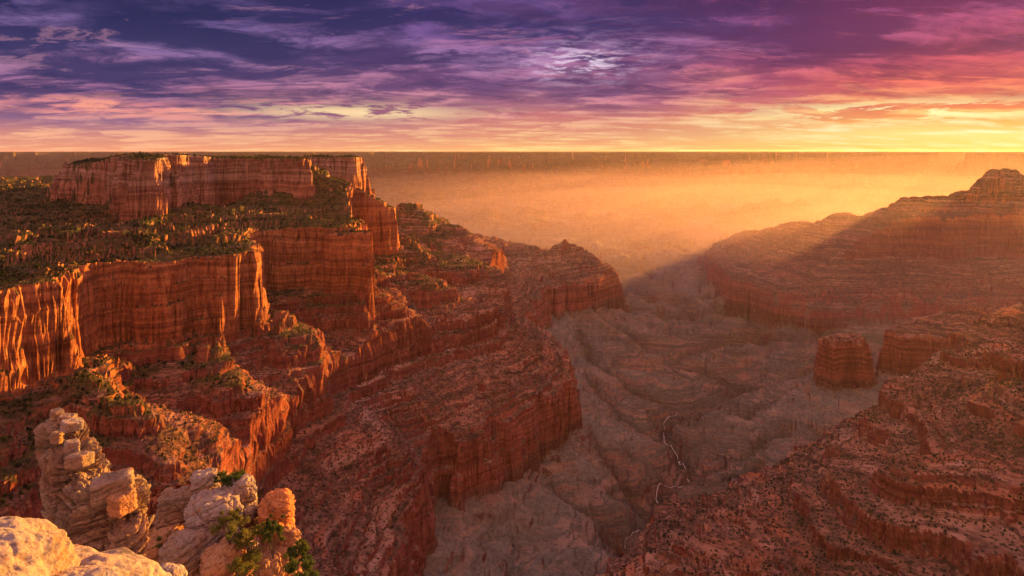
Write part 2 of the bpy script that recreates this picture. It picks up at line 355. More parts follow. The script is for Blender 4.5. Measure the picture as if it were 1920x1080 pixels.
def cells(x, y, seed):
    ix = np.floor(x).astype(np.int64); iy = np.floor(y).astype(np.int64)
    fx = x - ix; fy = y - iy
    best = np.full(x.shape, 9.); sec = best.copy(); val = np.zeros(x.shape); v2 = val.copy()
    for i in (-1, 0, 1):
        for j in (-1, 0, 1):
            hsh = PERM[(PERM[(ix + i + seed * 77) & 4095] + iy + j) & 4095]
            d = np.hypot(i + (hsh * .6180339) % 1 - fx, j + (hsh * .7548776) % 1 - fy); v = (hsh * .5698402) % 1
            nb = d < best
            v2 = np.where(nb, val, np.where(d < sec, v, v2)); sec = np.where(nb, best, np.minimum(sec, d))
            val = np.where(nb, v, val); best = np.where(nb, d, best)
    t = np.clip((sec - best) / .12, 0, 1) * .5 + .5
    return val * t + v2 * (1 - t)
def height(x, y):
    x = np.asarray(x, np.float64); y = np.asarray(y, np.float64)
    r = np.hypot(x, y)
    far = sst(r, 9000, 13000)
    # wander of the outlines
    near = sst(r, 60, 500)
    wx = (fbm2(x / 330, y / 330, 3, 1) * 38 + fbm2(x / 75, y / 75, 3, 5) * 9) * near
    wy = (fbm2(x / 330 + 40, y / 330, 3, 2) * 38 + fbm2(x / 75, y / 75 + 30, 3, 6) * 9) * near
    X = x + wx; Y = y + wy
    a, b, m, c = (bil(g_, X, Y) for g_ in SD)
    c0 = c
    # buttresses and flutes of the cliffs
    al = (rid2(x / 300, y / 300, 2, 23, .45) - .30)
    pil = (.35 - rid2(x / 70, y / 70, 3, 21, .55))
    cb1 = cells((x + wx) / 62, (y + wy) / 62, 3); cb2 = cells(x / 21 + fbm2(x / 40, y / 40, 2, 25) * .4, y / 21, 5)
    fl = pil * 9 + (cb1 - .5) * 30 + (cb2 - .5) * 9
    fl = fl * near
    a = a + fl * .9 + al * 130 * near; b = b + fl * .5 + al * 50 * near; m = m + fl * .55 + al * 70; c = c + fl * .7 + al * 60
    ft = 1 + .16 * fbm2(x / 230, y / 230, 3, 33)
    bump = fbm2(x / 160, y / 160, 5, 41, .5)
    pxx = 960 + F * x / np.maximum(y, 1)
    small = fbm2(x / 22, y / 22, 4, 47, .55)
    lv = fbm2(x / 140, y / 140, 3, 35) * .08 + (cb1 - .5) * .10 + (cb2 - .5) * .04
    def prof(t):        # cliff with setbacks at wandering heights
        t = np.clip(t, 0, 1)
        a1, a2 = .24 + lv, .62 - lv
        return np.where(t < .2, t / .2 * a1, np.where(t < .34, a1 + (t - .2) * .35, np.where(t < .6, a1 + .049 + (t - .34) / .26 * (a2 - a1 - .049), np.where(t < .7, a2 + (t - .6) * .3, np.where(t < .86, a2 + .03 + (t - .7) / .16 * (.93 - a2), .96 + (t - .86) / .14 * .04)))))
    low = sst(pxx, 250, 90) * (y > 1000)
    zA = -40 + np.minimum(-a * .06, 9) + bump * 3 + small * 1.5
    zA = np.where(y > 1000, np.maximum(zA, bil(RT, X, Y)), zA)
    wB, wM = 30., 26.
    wA = 40. + 60. * sst(pxx, 240, 110) * (y > 1000)
    wC = 26. + 150. * sst(x, 1500, 1900) * sst(y, 4050, 4400)
    clA = -40 - 192 * ft * prof(a / wA)
    t = np.clip((a - wA), 0, None); t = t / (t + np.maximum(-b, .01))
    z = np.where(a < 0, zA, np.where(a < wA, clA, -40 - 192 * (ft + (1 - ft) * sst(t, 0, .25)) - 8 * t - 26 * sst(t + bump * .12, .50, .56) * sst(t, .3, .45) - 7 * t + bump * 30 * (4 * t * (1 - t)) + small * 3 * np.minimum(1, 8 * t * (1 - t))))
    clB = -273 - 208 * prof(b / wB)
    t = np.clip((b - wB), 0, None); t = t / (t + np.maximum(-m, .01))
    gul = (rid2(X / 210, Y / 210, 4, 61, .5) - .3) + (rid2(X / 430, Y / 430, 2, 63, .5) - .3) * .8
    sup = -481 - 60 * t + bump * 13 * sst(t, 0, .2) * (1 - sst(t, .93, 1)) + bump * 10 * sst(t, .995, 1) + gul * 34 * (4 * t * (1 - t))
    z = np.where((a > 0) & (b < 0), np.maximum(z, bil(RA, X, Y) + bump * 5), z)
    z = z - low * (a < wA) * np.clip(z + 232, 0, 200) * .18
    z = np.where(b < 0, z, np.where(b < wB, clB, sup))
    clM = -541 - 60 * prof(m / wM)
    t = np.clip((m - wM), 0, None); t = t / (t + np.maximum(-c, .01))
    slo = -601 - 299 * (t * .75 + .25 * t * t) + gul * 72 * (4 * t * (1 - t)) + bump * 10 * np.minimum(1, 5 * t * (1 - t))
    z = np.where((m < 0) & (x > 1000) & (y > 1300) & (y < 2700), z + np.clip((y - 2100) * .11, -60, 25), z)
    z = np.where(m < 0, z, np.where(m < wM, clM, slo))
    inC = z
    # crest lines stand above the contour surface
    rg = bil(RG, X, Y) + gul * 26 + bump * 8 - 6
    rk = (c < 0) & (rg > inC) & (b > 0)
    inC = np.where(rk, rg, inC)
    dd = np.maximum(-c0, 0)
    inC = np.minimum(inC, -905 + .66 * dd + np.maximum(dd - 260, 0) * 3 + gul * 26 * sst(dd, 0, 120))
    # outside the lowest cliff: talus and the rolling floor
    cs = bil(SD[3], x + wx * .6, y + wy * .6)
    dc = np.maximum(c - wC, 0)
    mound = rid2((x + wx) / 640, (y + wy) / 480, 4, 71, .45)
    tg = rid2((x + wx) / 95, (y + wy) / 95, 3, 73, .5) - .35
    flo = -1050 - 115 * (1 - np.exp(-dc / 190.)) + tg * 26 * np.exp(-dc / 200.) * sst(dc, 0, 50) + mound * 95 * (1 - np.exp(-dc / 260.)) - 30 - np.minimum(dc, 500) * .05
    flo = flo + fbm2(X / 130, Y / 130, 4, 77) * 5
    wj = fbm2(x / 120, y / 120, 3, 81) * 35
    dcr = np.abs(bil(DCR, x + wj, y + wj)); dwa = bil(DWA, x - wj, y + wj)
    v1 = np.abs(pn2((x + wx * 1.6) / 420, (y + wy * 1.6) / 330, 83) + .18 * pn2(x / 90, y / 90, 84)); v2 = np.abs(pn2((x + wx) / 170 + 3, (y + wy) / 150, 85) + .2 * pn2(x / 45, y / 45, 86))
    flo = flo - (24 * np.exp(-v1 / .055) + 11 * np.exp(-v2 / .07)) * sst(dc, 40, 200)
    flo = flo - 40 * np.exp(-(dcr / 55) ** 1.6) - 42 * np.exp(-dcr / 240) - 26 * np.exp(-(dwa / 34) ** 1.5) - 26 * np.exp(-dwa / 130)
    # deeper inner gorge beyond the floor
    gor = sst(y, 4300, 5200) * (1 - sst(y, 8200, 9000))
    gn = rid2((x + wx) / 900 + 3, (y + wy) / 620, 4, 91, .5)
    flo = flo + gor * (np.clip(gn, 0, .75) - .42) * 300
    flo = np.maximum(flo, -1420)
    # far side of the canyon
    n7 = fbm2(x / 2600 + 9, y / 1500, 5, 101, .5)
    s = y + n7 * 1300 + (rid2(x / 1900, y / 4000, 4, 119, .55) - .3) * 1500
    s = np.where(y > 20300, np.maximum(s, 20100), s)
    zf = np.interp(s, [8200, 9800, 10000, 12600, 12900, 16500, 16800, 18900, 19050, 19900, 20000], [-1280, -1150, -1040, -1020, -900, -860, -740, -640, -370, -260, -60])
    zf = zf + (fbm2(x / 700, y / 700, 5, 111) * 70) * sst(s, 8300, 10500) * (1 - sst(s, 19000, 20000)) + (rid2(x / 900, y / 900, 4, 117) - .35) * 240 * sst(s, 9500, 11500) * (1 - sst(s, 17000, 19500))
    zf = zf + sst(x, 2400, 3200) * 0
    zC = np.where(c < 0, inC, np.where(c < wC, -900 - 150 * prof(c / wC), flo))
    zC = np.where(rk & (c < 0), inC, zC)
    z = np.where(y > 8200, np.maximum(np.where(c > -1e8, np.where(y > 9100, -2000, zC), zC), zf), zC)
    # thin beds on slopes
    k = np.clip(.9 + fbm2(x / 300, y / 300, 2, 121) * .5, .3, 1)
    k = np.where((c > wC) & (y < 8200), k * .45, k); k = np.where(a < 0, 0, k); k = np.where(rk & (rg > -905) & (y > 2900), k * .4, k)
    k = np.where((a > wA) & (b < 0), k * .7, k)
    zl = ledge(z + fbm2(x / 500, y / 500, 2, 131) * 12 + small * 1.6, k) - fbm2(x / 500, y / 500, 2, 131) * 12
    z = zl
    z = z + fbm2(x / 9, y / 9, 3, 141, .6) * np.where((c > 60), .25, .9) * near
    # summit block of the headland the camera stands on
    z = np.where(r < 900, np.minimum(z, np.where(y > 0, -3.0 - .80 * y - .0 * r, 1e9)), z)
    side = np.abs(x) / np.maximum(y, 1.)
    return z

# ------------------------------------------------------------------ terrain mesh: rings and spokes about the view point, finer where the ground is steep
NR = 1900
th_in = np.linspace(-38.5, 38.5, 1180)
th = np.concatenate([np.linspace(-75, -38.6, 110), th_in, np.linspace(38.6, 80, 130)]) * np.pi / 180
R0, R1 = 6., 44000.
def radial_rows():
    ft = np.linspace(th[0], th[-1], 260); fr = np.exp(np.linspace(math.log(R0), math.log(R1), 3600))
    TT, RR = np.meshgrid(ft, fr, indexing='ij')
    Z = height(RR * np.sin(TT), RR * np.cos(TT))
    sl = Z / (RR * np.maximum(np.cos(TT), .3))
    w = np.abs(np.diff(sl, axis=1)) + np.diff(np.log(fr))[None] * .055
    w *= np.where(fr[:-1] < 500, .35, 1.)[None]
    w *= np.where(fr[:-1] > 22000, .25, 1.)[None]
    K = np.exp(-np.linspace(-2, 2, 21) ** 2); K /= K.sum()
    wp = np.pad(w, ((10, 10), (0, 0)), mode='edge')
    w = sum(K[i] * wp[i:i + w.shape[0]] for i in range(21))
    K = np.ones(9) / 9
    w = np.apply_along_axis(lambda v: np.convolve(v, K, 'same'), 1, w)
    cum = np.concatenate([np.zeros((w.shape[0], 1)), np.cumsum(w, 1)], 1)
    cum /= cum[:, -1:]
    rows = np.empty((len(ft), NR)); tgt = np.linspace(0, 1, NR)
    for i in range(len(ft)): rows[i] = np.interp(tgt, cum[i], fr)
    # bring to the fine spokes
    fi = np.interp(th, ft, np.arange(len(ft))); i0 = np.minimum(fi.astype(int), len(ft) - 2); f = (fi - i0)[:, None]
    return rows[i0] * (1 - f) + rows[i0 + 1] * f
RW = radial_rows()
TX = RW * np.sin(th)[:, None]; TY = RW * np.cos(th)[:, None]
TZ = np.empty_like(TX)
for i in range(0, len(th), 200): TZ[i:i + 200] = height(TX[i:i + 200], TY[i:i + 200])
def cliff_relief():
    """push steep faces in and out, bed by bed and block by block (real overhangs and ledges)"""
    global TX, TY, TZ
    for i in range(0, len(th), 200):
        i0, i1 = max(i - 1, 0), min(i + 201, len(th))
        x, y, z = TX0[i0:i1], TY0[i0:i1], TZ0[i0:i1]
        du = [np.gradient(v, axis=0) for v in (x, y, z)]; dv = [np.gradient(v, axis=1) for v in (x, y, z)]
        nx = du[1] * dv[2] - du[2] * dv[1]; ny = du[2] * dv[0] - du[0] * dv[2]; nz = du[0] * dv[1] - du[1] * dv[0]
        L = np.sqrt(nx * nx + ny * ny + nz * nz) + 1e-9; sg = np.sign(nz); nx, ny, nz = nx / L * sg, ny / L * sg, nz / L * sg
        hl = np.sqrt(nx * nx + ny * ny) + 1e-6
        mk = sst(hl, .45, .85)
        k = slice(i - i0, i - i0 + min(200, len(th) - i))
        x, y, z, nx, ny, hl, mk = (v[k] for v in (x, y, z, nx, ny, hl, mk))
        X, Y, Z = x.ravel(), y.ravel(), z.ravel(); r = np.hypot(X, Y)
        sel = (mk.ravel() > .02) & (r < 7500) & (r > 60)
        X, Y, Z = X[sel], Y[sel], Z[sel]
        zb = Z + fbm2(X / 500, Y / 500, 2, 151) * 14
        bed = fbm2(zb / 19., X / 900, 4, 153, .7)
        bed = np.clip(bed * 3.2, -1, 1) * 4.0
        P = np.stack([X, Y, Z * .55], -1)
        blk = fbm3(P, 1 / 34., 4, 155, .62) * 7.
        blk2 = -np.abs(pn3(X / 13, Y / 13, Z / 30, 161)) * 3.5
        d = (bed + blk + blk2 + 2) * mk.ravel()[sel]
        hx = (nx / hl).ravel()[sel]; hy = (ny / hl).ravel()[sel]
        ox = np.zeros(x.size); oy = np.zeros(x.size); ox[sel] = hx * d; oy[sel] = hy * d
        TX[i:i + 200] = x + ox.reshape(x.shape); TY[i:i + 200] = y + oy.reshape(x.shape)
TX0, TY0, TZ0 = TX.copy(), TY.copy(), TZ.copy()
cliff_relief()
print('terrain heights', round(time.time() - T0, 1), 's')

def mesh_from(name, verts, quads, mat=None, smooth=False):
    me = bpy.data.meshes.new(name)
    me.vertices.add(len(verts)); me.vertices.foreach_set('co', np.ascontiguousarray(verts, np.float32).ravel())
    k = quads.shape[1]
    me.loops.add(quads.size); me.loops.foreach_set('vertex_index', np.ascontiguousarray(quads, np.int32).ravel())
    me.polygons.add(len(quads)); me.polygons.foreach_set('loop_start', np.arange(0, quads.size, k, dtype=np.int32))
    me.polygons.foreach_set('loop_total', np.full(len(quads), k, np.int32))
    me.polygons.foreach_set('use_smooth', np.full(len(quads), smooth))
    me.update(calc_edges=True)
    if mat: me.materials.append(mat)
    return me
def add_obj(name, me, parent=None, **props):
    o = bpy.data.objects.new(name, me); col.objects.link(o)
    if parent: o.parent = parent
    for k, v in props.items(): o[k] = v
    return o

# ------------------------------------------------------------------ rock and ground material
def rock_material(name, near=False):
    m = bpy.data.materials.new(name); m.use_nodes = True; g = NT(m.node_tree)
    geo = g.n('ShaderNodeNewGeometry'); P = geo.outputs['Position']; N = geo.outputs['Normal']
    px, py, pz = g.sep(P); nx, ny, nz = g.sep(N)
    big = g.noise(P, .004, 3, .5)
    zs = g.m('ADD', pz, g.m('MULTIPLY', g.m('SUBTRACT', big, .5), 46.))
    t = g.mr(zs, -1400., 0., 0., 1., 'LINEAR')
    def e(z): return (z + 1400) / 1400.
    cliff = g.ramp(t, [(e(-1400), (.10, .07, .06)), (e(-1200), (.15, .095, .075)), (e(-1075), (.22, .12, .085)), (e(-1050), (.38, .13, .09)), (e(-905), (.44, .16, .11)), (e(-890), (.24, .075, .052)),
                        (e(-700), (.27, .085, .058)), (e(-560), (.30, .095, .062)), (e(-520), (.25, .09, .06)), (e(-481), (.52, .20, .085)), (e(-280), (.58, .25, .11)), (e(-234), (.46, .22, .14)), (e(-150), (.50, .25, .17)), (e(-120), (.58, .38, .29)), (e(-52), (.50, .28, .19)), (e(0), (.42, .33, .25))])
    slope = g.ramp(t, [(e(-1400), (.12, .085, .075)), (e(-1240), (.12, .105, .08)), (e(-1150), (.195, .18, .14)), (e(-1060), (.22, .19, .145)), (e(-900), (.24, .14, .10)), (e(-600), (.27, .125, .085)), (e(-520), (.20, .11, .07)), (e(-260), (.17, .12, .075)), (e(0), (.16, .13, .09))])
    # beds
    bed = g.noise(g.xyz(g.m('MULTIPLY', px, .0012), g.m('MULTIPLY', py, .0012), g.m('MULTIPLY', zs, .075)), 1., 8, .72)
    bedf = g.mr(bed, .36, .66)
    cliff = g.mix(g.mr(bedf, 0., 1., 0., .95, 'LINEAR'), g.mix(.72, cliff, (.09, .03, .022)), cliff)
    pale = g.mr(g.noise(g.xyz(g.m('MULTIPLY', px, .002), g.m('MULTIPLY', py, .002), g.m('MULTIPLY', zs, .12)), 1., 5, .7), .60, .70, 0., .5)
    cliff = g.mix(g.m('MULTIPLY', pale, g.mr(g.noise(P, .006, 5, .65), .42, .58)), cliff, (.56, .38, .30))
    # vertical stains
    st = g.noise(g.xyz(g.m('MULTIPLY', px, .06), g.m('MULTIPLY', py, .06), g.m('MULTIPLY', pz, .008)), 1., 6, .65)
    st0 = g.noise(g.xyz(g.m('MULTIPLY', px, .018), g.m('MULTIPLY', py, .018), g.m('MULTIPLY', pz, .006)), 1., 7, .7, .6)
    cliff = g.mix(g.mr(st0, .38, .50, .55, 0.), cliff, (.13, .045, .033))
    crk = g.m('ABSOLUTE', g.m('SUBTRACT', st0, .52))
    cliff = g.mix(g.mr(crk, .0, .012, .8, 0.), cliff, (.05, .02, .016))
    cliff = g.mix(g.mr(st, .36, .46, .45, 0.), cliff, (.09, .035, .028))
    cliff = g.mix(g.mr(st, .56, .70, 0., .5), cliff, (.50, .25, .14))
    # talus: stones, soil patches, low scrub
    sp = g.noise(P, .05, 8, .7)
    flr = g.mr(zs, -1080., -990., .42, 1.)
    slope = g.mix(g.m('MULTIPLY', flr, g.mr(sp, .42, .58, .85, 0.)), slope, g.mix(.75, slope, (.03, .02, .015)))
    st2 = g.noise(P, .22, 5, .7)
    slope = g.mix(g.m('MULTIPLY', g.mr(st2, .60, .70, 0., .42), flr), slope, (.44, .26, .18))
    bsl = g.noise(g.xyz(g.m('MULTIPLY', px, .0018), g.m('MULTIPLY', py, .0018), g.m('MULTIPLY', zs, .085)), 1., 7, .8)
    brk = g.m('MULTIPLY', g.mr(g.noise(P, .006, 5, .65), .37, .52), g.mr(py, 3200., 7500., 1., .25))
    slope = g.mix(g.m('MULTIPLY', g.m('MULTIPLY', flr, brk), g.mr(bsl, .50, .54, 0., .9)), slope, g.mix(g.mr(bed, .4, .6), (.42, .15, .08), (.46, .28, .20)))
    slope = g.mix(g.m('MULTIPLY', flr, g.mr(bsl, .38, .46, .85, 0.)), slope, (.045, .018, .014))
    slope = g.mix(g.m('MULTIPLY', flr, g.mr(g.noise(P, .028, 7, .72), .38, .50, .5, 0.)), slope, (.05, .034, .022))
    vor = g.n('ShaderNodeTexVoronoi'); g.put(vor.inputs['Vector'], P); vor.inputs['Scale'].default_value = .085; vor.inputs['Randomness'].default_value = 1.
    dot = g.mr(vor.outputs['Distance'], .24, .38, 1., 0.)
    fv = g.noise(P, .009, 6, .62)
    slope = g.mix(g.mr(fv, .4, .62, .45, 0.), slope, g.mix(.6, slope, (.07, .055, .04)))
    vegz = g.mr(zs, -1050., -800., .35, 1.)
    at = g.n('ShaderNodeAttribute'); at.attribute_name = 'veg'
    veg = at.outputs['Fac']
    vp = g.noise(P, .018, 5, .65)
    patch = g.mr(g.m('ADD', vp, g.m('MULTIPLY', veg, .55)), .62, .80)
    slope = g.mix(g.m('MULTIPLY', dot, g.m('MULTIPLY', vegz, .8)), slope, (.030, .034, .016))
    slope = g.mix(g.m('MULTIPLY', patch, g.m('MULTIPLY', flr, .85)), slope, g.mix(g.mr(sp, .35, .6), (.018, .024, .010), (.085, .075, .025)))
    sf = g.mr(g.m('ADD', nz, g.m('MULTIPLY', g.m('SUBTRACT', sp, .5), .22)), .54, .68)
    wa = g.n('ShaderNodeAttribute'); wa.attribute_name = 'wash_shade'
    slope = g.mix(g.m('MULTIPLY', wa.outputs['Fac'], g.mr(sp, .3, .6, .9, .45)), slope, (.055, .042, .03))  # crease shade painted in, darker along the creek and washes
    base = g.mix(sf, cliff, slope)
    hue = g.noise(P, .0022, 2, .5)
    base = g.mix(g.mr(hue, .35, .65, 0., .5), base, g.mix(1., base, (1.0, .74, .62), 'MULTIPLY'))
    b = g.n('ShaderNodeBsdfPrincipled'); g.put(b.inputs['Base Color'], base)
    b.inputs['Roughness'].default_value = 1.; b.inputs['Specular IOR Level'].default_value = 0.
    hb = g.m('ADD', g.m('ADD', g.m('MULTIPLY', g.noise(P, .10, 8, .68), 6.0), g.m('MULTIPLY', bed, 3.0)), g.m('MULTIPLY', st, 3.0))
    bp = g.n('ShaderNodeBump'); bp.inputs['Strength'].default_value = 1.; bp.inputs['Distance'].default_value = 2.4
    g.put(bp.inputs['Height'], g.m('MULTIPLY', hb, g.mr(zs, -1060., -980., .45, .7))); g.put(b.inputs['Normal'], bp.outputs[0])
    o = g.n('ShaderNodeOutputMaterial'); g.put(o.inputs[0], b.outputs[0])
    return m
M_ROCK = rock_material('canyon_rock')

# ------------------------------------------------------------------ split the ground into its landforms and link them
def build_terrain():
    nt = len(th)
    V = np.stack([TX, TY, TZ], -1).reshape(-1, 3)
    I = np.arange(nt * NR, dtype=np.int64).reshape(nt, NR)
    Q = np.stack([I[:-1, :-1], I[1:, :-1], I[1:, 1:], I[:-1, 1:]], -1).reshape(-1, 4)
    cx = V[Q].mean(1)
    x, y = cx[:, 0], cx[:, 1]
    a, b, m, c = (bil(g_, x, y) for g_ in SD)
    px = 960 + F * x / np.maximum(y, 1)
    lab = np.zeros(len(Q), np.int8)                      # 0 canyon floor
    left = (px < 1190)
    lab[(c < 60) & left] = 1                             # stepped slopes under the mesa
    lab[(c < 60) & left & (y > 4350)] = 4
    lab[(c < 60) & left & (y > 2900) & (y <= 4350) & (px > 735)] = 3
    lab[(c < 60) & ~left & (y < 2900)] = 5
    lab[(c < 60) & ~left & (y >= 2900) & (y < 4150)] = 6
    lab[(c < 60) & ~left & (y >= 4150)] = 7
    lab[(b < 30) & (px < 760) & (y > 500)] = 2           # mesa with the two great cliffs
    lab[(y > 8200)] = 8
    names = {0: ('canyon_floor', 'rolling grey brown canyon floor cut by the creek and its washes'),
             1: ('terraced_slope', 'red ledgy spurs stepping down from the mesa to the canyon floor'),
             2: ('mesa', 'flat topped mesa with two tiers of sunlit cliffs at left'),
             3: ('ridge', 'hazy ridge with a pointed summit right behind the mesa'),
             4: ('butte', 'small hazy butte in the middle distance with flat shoulders'),
             5: ('red_hillside', 'dark red layered hillside filling the lower right corner'),
             6: ('low_bench', 'low rock bench and rounded butte above the floor at right'),
             7: ('mountain_ridge', 'long hazy ridge climbing to a knobbly peak at far right'),
             8: ('far_rim', 'level far rim of the canyon along the whole horizon')}
    slope_ok = None
    for k, (nm, lb) in names.items():
        qs = Q[lab == k]
        if not len(qs): continue
        used = np.unique(qs); remap = np.zeros(len(V), np.int64); remap[used] = np.arange(len(used))
        vv = V[used]
        me = mesh_from(nm, vv, remap[qs], M_ROCK, smooth=(k in (0, 8)))
        va, vb, vm_, vc = (bil(g_, vv[:, 0], vv[:, 1]) for g_ in SD)
        veg = np.zeros(len(vv))
        veg = np.where((va < 0), .8, veg)
        veg = np.where((va > 0) & (vb < 0), .62, veg)
        veg = np.where((vb > 0) & (vm_ < 0), .42, veg)
        veg = np.where((vm_ > 0) & (vc < 0), .12, veg)
        veg = np.where(vv[:, 1] > 8200, .25, veg)
        if k in (5, 6, 7): veg *= .2
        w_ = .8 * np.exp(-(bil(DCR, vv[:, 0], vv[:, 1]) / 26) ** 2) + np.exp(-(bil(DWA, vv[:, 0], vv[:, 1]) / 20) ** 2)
        if k == 0:
            cr = rid2(vv[:, 0] / 640, vv[:, 1] / 480, 2, 71, .38)
            at = me.attributes.new('wash_shade', 'FLOAT', 'POINT'); at.data.foreach_set('value', np.clip(w_, 0, 1).astype(np.float32))
        at = me.attributes.new('veg', 'FLOAT', 'POINT'); at.data.foreach_set('value', veg.astype(np.float32))
        add_obj(nm, me, kind='structure', label=lb)
build_terrain()
print('terrain built', round(time.time() - T0, 1), 's')


# ------------------------------------------------------------------ the near rocks: pale bedded limestone
def lime_material(name, tint, dark=.35):
    m = bpy.data.materials.new(name); m.use_nodes = True; g = NT(m.node_tree)
    tc = g.n('ShaderNodeTexCoord'); P = tc.outputs['Object']
    at = g.n('ShaderNodeAttribute'); at.attribute_name = 'bedz'
    bz = at.outputs['Fac']
    sc1 = g.n('ShaderNodeAttribute'); sc1.attribute_type = 'OBJECT'; sc1.attribute_name = 'grain'
    S = sc1.outputs['Fac']
    Q = g.vm('MULTIPLY', P, g.xyz(S, S, S))
    x, y, z = g.sep(Q)
    big = g.noise(Q, .55, 4, .6)
    fine = g.noise(Q, 5.0, 8, .68)
    bed = g.noise(g.xyz(g.m('MULTIPLY', x, .25), g.m('MULTIPLY', y, .25), g.m('MULTIPLY', g.m('MULTIPLY', bz, S), 3.0)), 1., 6, .7)
    c = g.mix(g.mr(big, .35, .65), tint, tuple(min(1, v * k) for v, k in zip(tint, (1.1, .86, .72))))
    c = g.mix(g.mr(bed, .36, .50, .7, 0.), c, tuple(v * dark for v in tint))
    c = g.mix(g.mr(fine, .36, .50, .65, 0.), c, (tint[0] * .45, tint[1] * .34, tint[2] * .30))
    lich = g.noise(Q, 1.6, 6, .7)
    c = g.mix(g.mr(lich, .56, .66, 0., .7), c, (.34, .15, .07))
    c = g.mix(g.mr(g.noise(Q, 2.6, 6, .72), .58, .66, 0., .75), c, (.11, .10, .09))
    b = g.n('ShaderNodeBsdfPrincipled'); g.put(b.inputs['Base Color'], c); b.inputs['Roughness'].default_value = .88
    b.inputs['Specular IOR Level'].default_value = .05
    bp = g.n('ShaderNodeBump'); bp.inputs['Strength'].default_value = .8
    g.put(bp.inputs['Distance'], g.m('DIVIDE', .22, S))
    g.put(bp.inputs['Height'], g.m('ADD', g.m('MULTIPLY', fine, 1.2), g.m('ADD', g.m('MULTIPLY', bed, .8), g.m('MULTIPLY', lich, .6))))
    g.put(b.inputs['Normal'], bp.outputs[0])
    o = g.n('ShaderNodeOutputMaterial'); g.put(o.inputs[0], b.outputs[0])
    return m
M_PALE = lime_material('pale_limestone', (.37, .31, .27), .3)
M_WARM = lime_material('warm_limestone', (.46, .26, .14))
M_ORANGE = lime_material('orange_limestone', (.55, .24, .10), .6)
M_GREY = lime_material('grey_limestone', (.32, .24, .18), .2)

def worley(P, seed=0):
    ip = np.floor(P).astype(np.int64); f = P - ip
    d1 = np.full(len(P), 9.); d2 = np.full(len(P), 9.)
    for i in (-1, 0, 1):
        for j in (-1, 0, 1):
            for k in (-1, 0, 1):
                hsh = PERM[(PERM[(PERM[(ip[:, 0] + i + seed * 77) & 4095] + ip[:, 1] + j) & 4095] + ip[:, 2] + k) & 4095]
                o = np.stack([(hsh * 0.6180339) % 1, (hsh * 0.7548776) % 1, (hsh * 0.5698402) % 1], 1)
                d = np.sqrt((((np.array([i, j, k]) + o) - f) ** 2).sum(1))
                d2 = np.minimum(d2, np.maximum(d, d1)); d1 = np.minimum(d1, d)
    return d1, d2

def cube_sphere(n):
    u = np.linspace(-1, 1, n + 1); U, V = np.meshgrid(u, u, indexing='ij')
    U = np.tan(U * np.pi / 4); V = np.tan(V * np.pi / 4); O = np.ones_like(U)
    faces = [np.stack(f, -1) for f in ((O, U, V), (-O, V, U), (V, O, U), (U, -O, V), (U, V, O), (V, U, -O))]
    vs = []; qs = []
    for k, f in enumerate(faces):
        b0 = k * (n + 1) ** 2; vs.append(f.reshape(-1, 3))
        I = (b0 + np.arange((n + 1) ** 2)).reshape(n + 1, n + 1)
        qs.append(np.stack([I[:-1, :-1], I[1:, :-1], I[1:, 1:], I[:-1, 1:]], -1).reshape(-1, 4))
    v = np.concatenate(vs); qd = np.concatenate(qs)
    key = np.round(v * 1e5).astype(np.int64)
    _, idx, inv = np.unique(key, axis=0, return_index=True, return_inverse=True)
    return v[idx], inv.ravel()[qd]
CS = {}
def rock_mesh(name, dims, mat, seed, n=60, block=3.5, tilt=(0.25, 0.1), bed=.05, crack=.06, lump=.14, grain=1., cell=2.2, rot=(0, 0, 0), smooth=False):
    """dims = half sizes (m). block: roundness exponent (2 ball, 8 box). bed: depth of bedding grooves, crack: depth of joints (share of size)"""
    if n not in CS: CS[n] = cube_sphere(n)
    v0, qd = CS[n]
    d = v0 / ((np.abs(v0) ** block).sum(1) ** (1 / block))[:, None]
    size = float(min(dims))
    P = d * np.array(dims)
    nrm = d / np.linalg.norm(d, axis=1)[:, None]
    S = P / size
    w = np.stack([fbm3(S, .7, 3, seed + 3), fbm3(S + 9, .7, 3, seed + 4), fbm3(S + 19, .7, 3, seed + 5)], 1)
    h = fbm3(S, .8, 3, seed) * lump
    d1, d2 = worley(S * cell / 2 * np.array([1, 1, 1.3]) + w * .35, seed)
    h = h - crack * (1 - sst(d2 - d1, 0, .22)) - crack * .9 * (d1 - .5)
    d1, d2 = worley(S * cell * 1.3 * np.array([1, 1, 1.6]) + w * .5, seed + 1)
    h = h - crack * .45 * (1 - sst(d2 - d1, 0, .2))
    bz = P[:, 2] + P[:, 0] * tilt[0] + P[:, 1] * tilt[1] + w[:, 0] * size * .10
    b1 = pn2(bz / size * 4.2, S[:, 0] * .25, seed + 8) + .6 * pn2(bz / size * 10.5, S[:, 1] * .3, seed + 9) + .3 * pn2(bz / size * 24., S[:, 1] * .3, seed + 10)
    side = 1 - np.abs(nrm[:, 2]) ** 3
    h = h + np.clip(b1 * 2.2, -1, .8) * bed * (.3 + .7 * side)
    h = h + fbm3(S, 4.5, 4, seed + 12, .6) * .022
    P = P + nrm * (h * size)[:, None]
    ca, sa = math.cos(rot[2]), math.sin(rot[2])
    cb, sb = math.cos(rot[0]), math.sin(rot[0]); cc_, sc_2 = math.cos(rot[1]), math.sin(rot[1])
    Rx = np.array([[1, 0, 0], [0, cb, -sb], [0, sb, cb]]); Ry = np.array([[cc_, 0, sc_2], [0, 1, 0], [-sc_2, 0, cc_]]); Rz = np.array([[ca, -sa, 0], [sa, ca, 0], [0, 0, 1]])
    P = P @ (Rz @ Ry @ Rx).T
    me = mesh_from(name, P, qd, mat, smooth=smooth)
    at = me.attributes.new('bedz', 'FLOAT', 'POINT'); at.data.foreach_set('value', bz.astype(np.float32))
    return me
